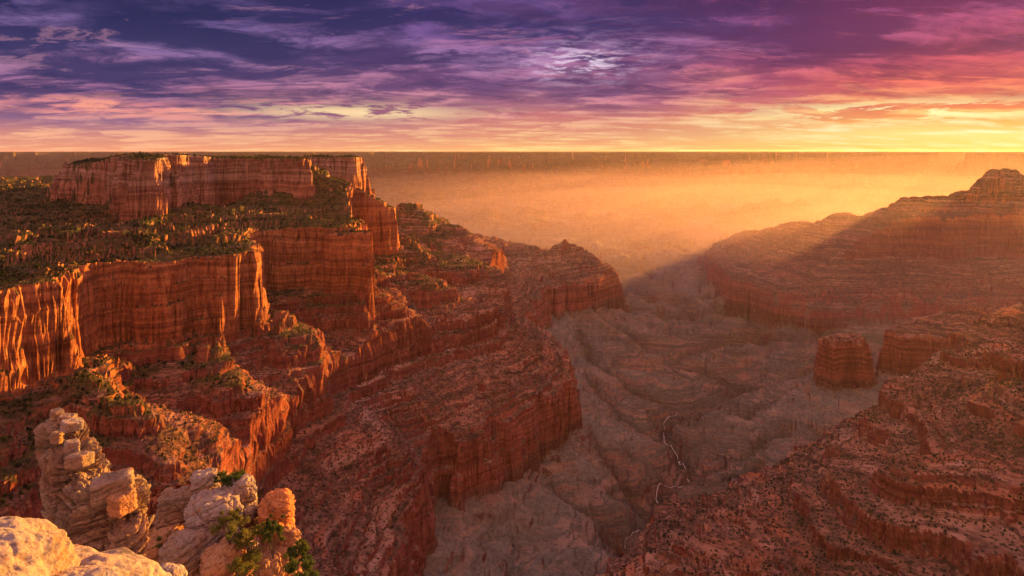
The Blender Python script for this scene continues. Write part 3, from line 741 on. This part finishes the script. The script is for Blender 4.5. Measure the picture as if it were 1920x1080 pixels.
def join_meshes(name, items, mat, smooth=False):
    """one continuous rock out of several overlapping masses: items = (mesh, offset)"""
    vs, qs, bz, b0 = [], [], [], 0
    for me, off in items:
        n = len(me.vertices); co = np.empty(n * 3, np.float32); me.vertices.foreach_get('co', co)
        li = np.empty(len(me.loops), np.int32); me.loops.foreach_get('vertex_index', li)
        a = np.empty(n, np.float32); me.attributes['bedz'].data.foreach_get('value', a)
        vs.append(co.reshape(-1, 3) + np.array(off)); qs.append(li.reshape(-1, 4) + b0); bz.append(a + off[2]); b0 += n
        bpy.data.meshes.remove(me)
    me = mesh_from(name, np.concatenate(vs), np.concatenate(qs), mat, smooth=smooth)
    at = me.attributes.new('bedz', 'FLOAT', 'POINT'); at.data.foreach_set('value', np.concatenate(bz).astype(np.float32))
    return me
def P3(px, py, Y): return ((px - 960) / F * Y, Y, -(py - HZ) / F * Y)
def put_rock(name, me, loc, label, grain=1., category='rock', group=None):
    o = add_obj(name, me, label=label, category=category); o.location = loc; o['grain'] = float(grain)
    if group: o['group'] = group
    return o
def box_rock(px0, px1, py0, py1, Y, depth=.8):
    """centre and half sizes of a rock that fills this much of the photograph at distance Y"""
    c = P3((px0 + px1) / 2, (py0 + py1) / 2, Y)
    hx = (px1 - px0) / 2 / F * Y; hz = (py1 - py0) / 2 / F * Y
    return c, (hx, max(hx, hz) * depth, hz)

def near_rocks():
    # big pale boulder in the corner, right at the edge of the view point
    Y = 9.
    parts = []
    base = P3(60, 1130, Y)
    for (px, py, hx, hy, hz, yy, sd_, bl) in ((0, 1172, 1.3, 1.3, .80, 9.8, 41, 2.6), (105, 1200, .95, 1.0, .66, 8.9, 42, 2.5), (-95, 1168, 1.3, 1.4, 1.0, 9.0, 43, 2.6), (0, 1250, 2.0, 1.7, 1.2, 9.4, 45, 3.2)):
        c = P3(px, py, yy)
        parts.append((rock_mesh('t', (hx, hy, hz), None, sd_, 110, bl, (.1, .05), .018, .045, .10, cell=1.5), tuple(np.array(c) - np.array(base))))
    put_rock('boulder', join_meshes('boulder', parts, M_PALE, True), base, 'big cream white rounded boulder cut off by the bottom left corner', 1.6)
    c, d = box_rock(278, 345, 1062, 1120, 14.)
    put_rock('boulder', rock_mesh('boulder', d, M_PALE, 50, 60, 2.8, lump=.1, bed=.02, crack=.03, smooth=True), c, 'small pinkish rounded boulder peeking up at the bottom edge', 1.8)
    # stacked pinnacle
    Y = 72.
    base = P3(180, 1000, Y); parts = []
    for (x0, x1, y0, y1, dy, bl, sd_, rx, ry) in (
            (98, 140, 785, 900, 3.5, 4.5, 61, .05, .12), (102, 172, 832, 960, 2.2, 5, 62, .1, .18), (122, 200, 892, 1010, 0.6, 5, 63, .1, .2),
            (96, 180, 915, 1040, 1.5, 4.5, 64, .1, .28), (150, 262, 905, 1060, -1.2, 5, 65, .05, .2), (88, 280, 985, 1240, 0, 4, 66, .0, .1),
            (205, 272, 960, 1140, -1.8, 5, 67, 0, .05), (118, 180, 860, 1000, 3.4, 4, 68, 0, .1)):
        c, d = box_rock(x0, x1, y0, y1, Y + dy, .75)
        parts.append((rock_mesh('t', d, None, sd_, 84, bl, (.55, .2), .13, .12, .16, rot=(rx, ry, sd_ * .9), cell=2.4), tuple(np.array(c) - np.array(base))))
    put_rock('pinnacle', join_meshes('pinnacle', parts, M_GREY), base, 'tall ragged pinnacle of tilted grey and cream beds at lower left', .35, 'rock pinnacle')
    for (x0, x1, y0, y1, dy, mt, sd_, lb) in (
            (96, 118, 768, 784, 3.4, M_GREY, 71, 'topmost little stone crowning the lower left pinnacle'),
            (112, 140, 778, 792, 3.0, M_GREY, 72, 'small stone just below the top of the lower left pinnacle'),
            (118, 152, 788, 806, 1.0, M_PALE, 73, 'flat grey slab lying near the top of the pinnacle'),
            (98, 122, 808, 830, 1.4, M_GREY, 74, 'knobbly stone at the left shoulder of the pinnacle'),
            (120, 150, 826, 846, -.2, M_PALE, 75, 'square pale block halfway up the pinnacle'),
            (128, 170, 850, 874, -1.6, M_GREY, 76, 'large grey brick shaped block jutting from the pinnacle middle'),
            (176, 246, 893, 930, -2.6, M_GREY, 77, 'broad flat topped block capping the right shoulder of the pinnacle'),
            (208, 250, 922, 962, -3.6, M_WARM, 78, 'orange lit block under the flat cap of the pinnacle')):
        c, d = box_rock(x0, x1, y0, y1, Y + dy, .8)
        put_rock('block', rock_mesh('block', d, mt, sd_, 48, 8, (.2, .1), .06, .05, .06, rot=(.05, .1, sd_ * .7)), c, lb, .5)
    # outcrop with bushes, bottom left of the middle
    Y = 46.
    rocks = (
        (308, 356, 918, 1010, 1.6, M_GREY, 81, 4, .75, 'ledgy grey rock at the left end of the bushy outcrop'),
        (306, 350, 985, 1100, .4, M_WARM, 82, 4, .9, 'brown rock wall under the left end of the bushy outcrop'),
        (358, 412, 884, 952, 2.6, M_PALE, 83, 3.2, .8, 'cream rounded rock highest of the bushy outcrop'),
        (392, 428, 920, 965, 1.4, M_PALE, 84, 3.4, .8, 'small pale rock wedged between the two highest rocks of the outcrop'),
        (422, 476, 894, 966, 2.2, M_PALE, 85, 3, .85, 'violet white rounded boulder beside the green bush on the outcrop'),
        (452, 482, 948, 1010, 1.2, M_GREY, 86, 3.4, .8, 'dark shaded rock left of the tall orange boulder'),
        (486, 552, 918, 1020, .6, M_ORANGE, 87, 2.3, .85, 'tall smooth orange boulder at the right end of the outcrop'),
        (508, 552, 985, 1062, -.4, M_WARM, 88, 3.2, .8, 'golden lit rock under the tall orange boulder'),
        (342, 452, 930, 1075, 0, M_PALE, 89, 3.4, .7, 'long pale sloping slab running down the middle of the outcrop'),
        (318, 396, 1000, 1130, -2.6, M_GREY, 90, 3.6, .8, 'rough grey brown rock low in front of the sloping slab'),
        (380, 470, 1020, 1150, -3.4, M_WARM, 91, 3.2, .8, 'tan rock at the bottom edge under the bushes'),
        (440, 560, 1030, 1180, -1.5, M_WARM, 92, 3.4, .8, 'broad brown ledge that carries the bushes of the outcrop'),
        (300, 560, 1060, 1400, .6, M_GREY, 93, 4, .7, 'massive rock base of the bushy outcrop at the bottom edge'))
    for (x0, x1, y0, y1, dy, mt, sd_, bl, dp, lb) in rocks:
        c, d = box_rock(x0, x1, y0, y1, Y + dy, dp)
        put_rock('rock', rock_mesh('rock', d, mt, sd_, 100, bl, (.35, .15), .075 if mt is not M_PALE else .05, .09, .16, rot=(.1, .12, sd_ * .8), cell=1.8, smooth=(bl < 3)), c, lb, .55)
near_rocks()

# ------------------------------------------------------------------ bushes and trees
def leaf_material(name, a, b_):
    m = bpy.data.materials.new(name); m.use_nodes = True; g = NT(m.node_tree)
    geo = g.n('ShaderNodeNewGeometry')
    f = g.noise(geo.outputs['Position'], .9, 3, .6)
    c = g.mix(g.mr(f, .35, .65), a, b_)
    c = g.mix(g.m('MULTIPLY', geo.outputs['Random Per Island'], .5), c, tuple(v * 1.6 for v in a))
    b = g.n('ShaderNodeBsdfPrincipled'); g.put(b.inputs['Base Color'], c); b.inputs['Roughness'].default_value = .8
    b.inputs['Specular IOR Level'].default_value = .2
    tr = g.n('ShaderNodeBsdfTranslucent'); g.put(tr.inputs[0], c)
    mx = g.n('ShaderNodeMixShader'); mx.inputs[0].default_value = .3
    g.put(mx.inputs[1], b.outputs[0]); g.put(mx.inputs[2], tr.outputs[0])
    o = g.n('ShaderNodeOutputMaterial'); g.put(o.inputs[0], mx.outputs[0])
    return m
M_LEAF = leaf_material('juniper_leaves', (.035, .06, .012), (.10, .11, .02))
M_LEAFY = leaf_material('yellow_leaves', (.09, .10, .018), (.20, .15, .03))
M_FAR = leaf_material('dark_scrub', (.016, .022, .009), (.035, .040, .014))
def bark():
    m = bpy.data.materials.new('bark'); m.use_nodes = True; g = NT(m.node_tree)
    geo = g.n('ShaderNodeNewGeometry'); c = g.mix(g.noise(geo.outputs['Position'], 6., 5, .6), (.05, .03, .02), (.16, .11, .08))
    b = g.n('ShaderNodeBsdfPrincipled'); g.put(b.inputs['Base Color'], c); b.inputs['Roughness'].default_value = .9
    o = g.n('ShaderNodeOutputMaterial'); g.put(o.inputs[0], b.outputs[0]); return m
M_BARK = bark()
def tube(p0, p1, r0, r1, n=6):
    p0 = np.array(p0, float); p1 = np.array(p1, float); d = p1 - p0; d /= np.linalg.norm(d) + 1e-9
    u = np.cross(d, (0.3, .9, .1)); u /= np.linalg.norm(u); v = np.cross(d, u)
    a = np.arange(n) / n * 2 * np.pi
    ring = np.cos(a)[:, None] * u + np.sin(a)[:, None] * v
    vs = np.concatenate([p0 + ring * r0, p1 + ring * r1])
    i = np.arange(n); j = (i + 1) % n
    return vs, np.stack([i, j, j + n, i + n], 1)
def near_bush(w, h, seed, nleaf, leaf, mat):
    """crown of small leaf clusters on forking stems; returns (crown mesh, stem mesh)"""
    rr = np.random.RandomState(seed)
    tv, tq, b0 = [], [], 0
    tips = []
    for k in range(9):
        a = rr.rand() * 6.28; e = .35 + rr.rand() * .65
        mid = np.array([math.cos(a) * w * .25, math.sin(a) * w * .25, h * .35 * e + .1 * h]); end = np.array([math.cos(a + .3) * w * .62 * (1.2 - e * .6), math.sin(a + .3) * w * .62 * (1.2 - e * .6), h * (.35 + .5 * e)])
        for p_, q_, r0, r1 in (((0, 0, -.1 * h), mid, .045 * w, .028 * w), (mid, end, .028 * w, .008 * w)):
            v, q_2 = tube(p_, q_, r0, r1); tv.append(v); tq.append(q_2 + b0); b0 += len(v)
        tips.append(end)
        for j in range(3):
            e2 = end + rr.randn(3) * np.array([.16 * w, .16 * w, .13 * h]); v, q_2 = tube(mid * .3 + end * .7, e2, .012 * w, .005 * w, 4); tv.append(v); tq.append(q_2 + b0); b0 += len(v); tips.append(e2)
    tips = np.array(tips)
    nc = len(tips)
    ci = rr.randint(0, nc, nleaf)
    cr = (.10 + .12 * rr.rand(nc)) * w
    o = rr.randn(nleaf, 3); o /= np.linalg.norm(o, axis=1)[:, None]
    P = tips[ci] + o * (cr[ci] * rr.rand(nleaf) ** .4)[:, None] * np.array([1, 1, .75])
    P[:, 2] = np.maximum(P[:, 2], .02)
    u = rr.randn(nleaf, 3); u /= np.linalg.norm(u, axis=1)[:, None]
    v = np.cross(u, rr.randn(nleaf, 3)); v /= np.linalg.norm(v, axis=1)[:, None]
    s_ = (leaf * (.6 + .8 * rr.rand(nleaf)))[:, None]
    V = np.stack([P - u * s_, P + v * s_ * .5, P + u * s_, P - v * s_ * .5], 1).reshape(-1, 3)
    Q = np.arange(nleaf * 4).reshape(-1, 4)
    return mesh_from('foliage', V, Q, mat), mesh_from('stem', np.concatenate(tv), np.concatenate(tq), M_BARK)
def put_bush(px, py, Y, wpx, hpx, seed, mat, label, n=5200):
    """base of the bush at this place of the photograph"""
    w = wpx / F * Y; h = hpx / F * Y
    cr, st = near_bush(w / 2 * 1.05, h, seed, n, .055 * (Y / 46), mat)
    t = bpy.data.objects.new('bush', None); col.objects.link(t); t.location = P3(px, py, Y); t.empty_display_size = .2
    t['label'] = label; t['category'] = 'bush'; t['group'] = 'bushes on the near outcrop'
    add_obj('foliage', cr, t); add_obj('stem', st, t)
put_bush(432, 912, 48.2, 62, 26, 1, M_LEAF, 'green bush between the two highest pale rocks of the outcrop', 3500)
put_bush(432, 1022, 42.5, 78, 58, 2, M_LEAFY, 'yellow green bush growing on the sloping slab in the middle of the outcrop')
put_bush(474, 1052, 42.8, 84, 66, 3, M_LEAFY, 'big golden bush in front of the tall orange boulder')
put_bush(512, 1040, 43.6, 52, 70, 4, M_LEAF, 'upright green bush leaning against the foot of the orange boulder')
put_bush(556, 1064, 43.5, 62, 48, 5, M_LEAF, 'low dark green bush at the right end of the outcrop')
put_bush(455, 1085, 41.5, 80, 44, 6, M_LEAFY, 'orange tinged bush at the bottom edge, left of the last bush')
put_bush(560, 1095, 41.8, 76, 44, 7, M_LEAF, 'bush cut by the bottom edge at the lower right of the outcrop')
put_bush(302, 1062, 45.5, 46, 52, 8, M_LEAF, 'dark green bush in the gap between pinnacle and outcrop', 3500)
put_bush(348, 962, 47.8, 30, 20, 9, M_LEAFY, 'tiny yellow bush sprouting among the rocks at the outcrop left end', 1500)

def far_tree(seed, lod=1):
    rr = np.random.RandomState(seed)
    n = 90 if lod == 0 else 9
    o = rr.randn(n, 3); o /= np.linalg.norm(o, axis=1)[:, None]
    P = o * (rr.rand(n, 1) ** .45) * np.array([.42, .42, .40]) * (1 + .25 * rr.randn(n, 1)) + np.array([0, 0, .55])
    P[:, :2] *= np.clip(1.25 - P[:, 2:3] * .7, .3, 1.2)
    u = rr.randn(n, 3); u /= np.linalg.norm(u, axis=1)[:, None]; v = np.cross(u, rr.randn(n, 3)); v /= np.linalg.norm(v, axis=1)[:, None]
    s_ = (.15 if lod == 0 else .30)
    V = np.stack([P - u * s_, P + v * s_, P + u * s_, P - v * s_], 1).reshape(-1, 3)
    V[:, 2] = np.maximum(V[:, 2], .0)
    return V, np.arange(n * 4).reshape(-1, 4)

def scatter_scrub():
    rr = np.random.RandomState(77)
    zones = []          # x, y, size
    def cand(n, px0, px1, y0, y1):
        y = y0 + (y1 - y0) * rr.rand(n) ** .8; px = px0 + (px1 - px0) * rr.rand(n)
        return (px - 960) / F * y, y
    X, Y, SZ, ZN = [], [], [], []
    def zone(n, px0, px1, y0, y1, test, size, k):
        x, y = cand(n, px0, px1, y0, y1)
        a, b, m, c = (bil(g_, x, y) for g_ in SD)
        nn = fbm2(x / 110, y / 110, 4, 201)
        ok = test(a, b, m, c, nn)
        x, y = x[ok], y[ok]
        X.append(x); Y.append(y); SZ.append(size * (.55 + .8 * rr.rand(len(x)) ** 1.5)); ZN.append(np.full(len(x), k))
    zone(34000, -60, 800, 1300, 4400, lambda a, b, m, c, n: (b < -8) & (a > 35) & (n > .0), 7.0, 0)
    zone(9000, 60, 720, 2400, 4300, lambda a, b, m, c, n: (a < 4) & (a > -90), 8.5, 1)
    zone(16000, -60, 900, 1000, 3300, lambda a, b, m, c, n: (b > 30) & (m < -4) & (n > -.25), 6.5, 2)
    zone(16000, -60, 1100, 900, 3000, lambda a, b, m, c, n: (m > 15) & (c < -8) & (n > -.1), 4.6, 3)
    zone(14000, 1080, 1980, 1150, 2300, lambda a, b, m, c, n: (c < -8) & (m > 10) & (n > -.3), 4.4, 4)
    zone(5000, 1080, 1650, 1600, 4200, lambda a, b, m, c, n: (c > 30) & (n > 0), 3.6, 5)
    X = np.concatenate(X); Y = np.concatenate(Y); SZ = np.concatenate(SZ); ZN = np.concatenate(ZN)
    Z = height(X, Y)
    e = 3.0
    gxx = (height(X + e, Y) - height(X - e, Y)) / (2 * e); gyy = (height(X, Y + e) - height(X, Y - e)) / (2 * e)
    ok = np.hypot(gxx, gyy) < 1.05
    X, Y, Z, SZ, ZN = X[ok], Y[ok], Z[ok], SZ[ok], ZN[ok]
    # the ones that show: in the frame and not behind ground
    px = 960 + F * X / Y; py = HZ - F * Z / Y
    app = SZ / Y
    near_block = (py > 960) & (px < 300) | (py > 880) & (px > 300) & (px < 600) | (py > 760) & (px > 75) & (px < 285)
    fr = (px > 4) & (px < 1916) & (py < 1076) & ~near_block
    order = np.argsort(-np.where(fr, app, 0))[:2600]
    t = np.linspace(.25, .985, 70)[None]
    hx = X[order][:, None] * t; hy = Y[order][:, None] * t
    line = (Z[order] + SZ[order] * .9)[:, None] * t
    vis = (height(hx, hy) < line).all(1)
    order = order[vis][:300]
    big = np.zeros(len(X), bool); big[order] = True
    rest = np.where(~big)[0]
    # distant scrub: one mass
    tv = [far_tree(s_, 1) for s_ in range(8)]
    vs, qs, b0 = [], [], 0
    kk = rr.randint(0, 8, len(rest)); an = rr.rand(len(rest)) * 6.28
    for k in range(8):
        i = rest[kk == k]; V, Q = tv[k]; c_, s_ = np.cos(an[kk == k]), np.sin(an[kk == k])
        W = np.stack([V[None, :, 0] * c_[:, None] - V[None, :, 1] * s_[:, None], V[None, :, 0] * s_[:, None] + V[None, :, 1] * c_[:, None], np.repeat(V[None, :, 2], len(i), 0)], -1)
        W = W * SZ[i][:, None, None] + np.stack([X[i], Y[i], Z[i] - .3], -1)[:, None]
        vs.append(W.reshape(-1, 3)); qs.append((Q[None] + (np.arange(len(i)) * len(V))[:, None, None]).reshape(-1, 4) + b0); b0 += len(i) * len(V)
    add_obj('scrub', mesh_from('scrub', np.concatenate(vs), np.concatenate(qs), M_FAR), kind='stuff', label='dark juniper and pinyon scrub scattered over benches and slopes')
    labs = {0: 'dark juniper on the wooded bench between the two cliff tiers', 1: 'dark pine along the rim of the mesa top',
            2: 'dark juniper on the slope at the foot of the great orange cliff', 3: 'small dark shrub on the red ledgy spurs under the mesa',
            4: 'small dark shrub dotting the red layered hillside at lower right', 5: 'low dark shrub on the canyon floor'}
    me_c = []; me_t = []
    for s_ in range(6):
        V, Q = far_tree(100 + s_, 0); me_c.append(mesh_from('crown', V, Q, M_FAR))
        a, b_ = tube((0, 0, -.1), (.03, .02, .5), .035, .015, 5); me_t.append(mesh_from('trunk', a, b_, M_BARK))
    for i in order:
        k = rr.randint(0, 6)
        t_ = bpy.data.objects.new('juniper', None); col.objects.link(t_)
        t_.location = (X[i], Y[i], Z[i] - .3); t_.scale = (SZ[i],) * 3; t_.rotation_euler = (0, 0, rr.rand() * 6.28)
        t_['label'] = labs[int(ZN[i])]; t_['category'] = 'juniper' if ZN[i] in (0, 1, 2) else 'shrub'; t_['group'] = labs[int(ZN[i])].replace('dark juniper', 'junipers').replace('dark pine', 'pines').replace('small dark shrub', 'shrubs')
        add_obj('crown', me_c[k], t_); add_obj('trunk', me_t[k], t_)
    print('scrub', len(X))
scatter_scrub()

# ------------------------------------------------------------------ the creek: a thin pale stream bed on the floor
def build_creek():
    pts = np.array(CREEK[:12]); 
    seg = np.hypot(*np.diff(pts, axis=0).T); cum = np.concatenate([[0], np.cumsum(seg)])
    n = int(cum[-1] / 7); s_ = np.linspace(0, cum[-1], n)
    x = np.interp(s_, cum, pts[:, 0]); y = np.interp(s_, cum, pts[:, 1])
    K_ = np.exp(-np.linspace(-2, 2, 13) ** 2); K_ /= K_.sum()
    x = np.convolve(np.pad(x, 6, 'edge'), K_, 'valid'); y = np.convolve(np.pad(y, 6, 'edge'), K_, 'valid')
    x = x + fbm2(s_ / 110, s_ * 0, 3, 301) * 22; y = y + fbm2(s_ / 110, s_ * 0 + 5, 3, 303) * 22
    tx = np.gradient(x); ty = np.gradient(y); L = np.hypot(tx, ty); nx, ny = -ty / L, tx / L
    w = 1.2 + 1.4 * np.abs(fbm2(s_ / 60, s_ * 0, 3, 305))
    w = w * (.35 + .65 * sst(fbm2(s_ / 210, s_ * 0 + 2, 3, 307) + .3, -.1, .25)) * (1 - .8 * sst(s_, cum[7], cum[9])) + .05
    rows = []
    for o in (-1, -.33, .33, 1):
        X = x + nx * w * o; Y = y + ny * w * o
        rows.append(np.stack([X, Y, height(X, Y) + 4.5], 1))
    R = np.array(rows); R[:, :, 2] = R[:, :, 2].max(0)[None]
    V = R.transpose(1, 0, 2).reshape(-1, 3); I = np.arange(n * 4).reshape(n, 4)
    Q = np.stack([I[:-1, :-1], I[:-1, 1:], I[1:, 1:], I[1:, :-1]], -1).reshape(-1, 4)
    m = bpy.data.materials.new('stream'); m.use_nodes = True; g = NT(m.node_tree)
    geo = g.n('ShaderNodeNewGeometry'); f = g.noise(geo.outputs['Position'], .15, 4, .6)
    b = g.n('ShaderNodeBsdfPrincipled'); g.put(b.inputs['Base Color'], g.mix(g.mr(f, .4, .6), (.44, .38, .33), (.32, .27, .23))); b.inputs['Roughness'].default_value = .55
    o = g.n('ShaderNodeOutputMaterial'); g.put(o.inputs[0], b.outputs[0])
    add_obj('creek', mesh_from('creek', V, Q, m), kind='structure', label='thin pale creek winding down the canyon floor')
build_creek()
print('objects built', round(time.time() - T0, 1), 's')

# ------------------------------------------------------------------ haze
def build_haze():
    x0, x1, y0, y1, z0, z1 = -45500, 45500, -3000, 45500, -2100, 24
    vs = np.array([(x, y, z) for z in (z0, z1) for y in (y0, y1) for x in (x0, x1)], float)
    fs = np.array([(0, 2, 3, 1), (4, 5, 7, 6), (0, 1, 5, 4), (2, 6, 7, 3), (0, 4, 6, 2), (1, 3, 7, 5)])
    m = bpy.data.materials.new('haze'); m.use_nodes = True; g = NT(m.node_tree)
    v = g.n('ShaderNodeVolumePrincipled')
    v.inputs['Color'].default_value = (.93, .72, .84, 1); v.inputs['Density'].default_value = 3.5e-6
    v.inputs['Anisotropy'].default_value = .5
    o = g.n('ShaderNodeOutputMaterial'); g.put(o.inputs['Volume'], v.outputs[0])
    add_obj('haze', mesh_from('haze', vs, fs, m), kind='stuff', label='warm evening haze filling the canyon')
build_haze()
def build_mist():
    # dust and mist hanging in the middle of the canyon, thicker towards the right: banks inside one another
    v0, qd = cube_sphere(24)
    d = v0 / np.linalg.norm(v0, axis=1)[:, None]
    for k, (c, rad, den, lb) in enumerate((((4600, 9600, -1120), (9500, 7400, 960), 1.25e-5, 'thin outer veil of golden mist over the right half of the canyon'),
                                           ((3700, 9000, -1120), (7200, 5600, 800), 1.4e-5, 'middle layer of golden mist in the canyon beyond the buttes'),
                                           ((3000, 8800, -1100), (5600, 4700, 640), 2.0e-5, 'dense core of golden mist low in the canyon under the far rim'),
                                           ((3050, 4250, -690), (2300, 1300, 360), 5.5e-5, 'bank of sunlit mist drifting in front of the right hand ridge'))):
        m = bpy.data.materials.new('mist'); m.use_nodes = True; g = NT(m.node_tree)
        v = g.n('ShaderNodeVolumePrincipled')
        v.inputs['Color'].default_value = (.95, .66, .74, 1); v.inputs['Density'].default_value = den
        v.inputs['Anisotropy'].default_value = .4
        o = g.n('ShaderNodeOutputMaterial'); g.put(o.inputs['Volume'], v.outputs[0])
        lump = 1 + .13 * fbm3(d, 1.5, 3, 401 + k * 7)
        o_ = add_obj('mist', mesh_from('mist', d * lump[:, None] * np.array(rad), qd, m), kind='stuff', label=lb)
        o_.location = c
build_mist()
print('scene done', round(time.time() - T0, 1), 's')
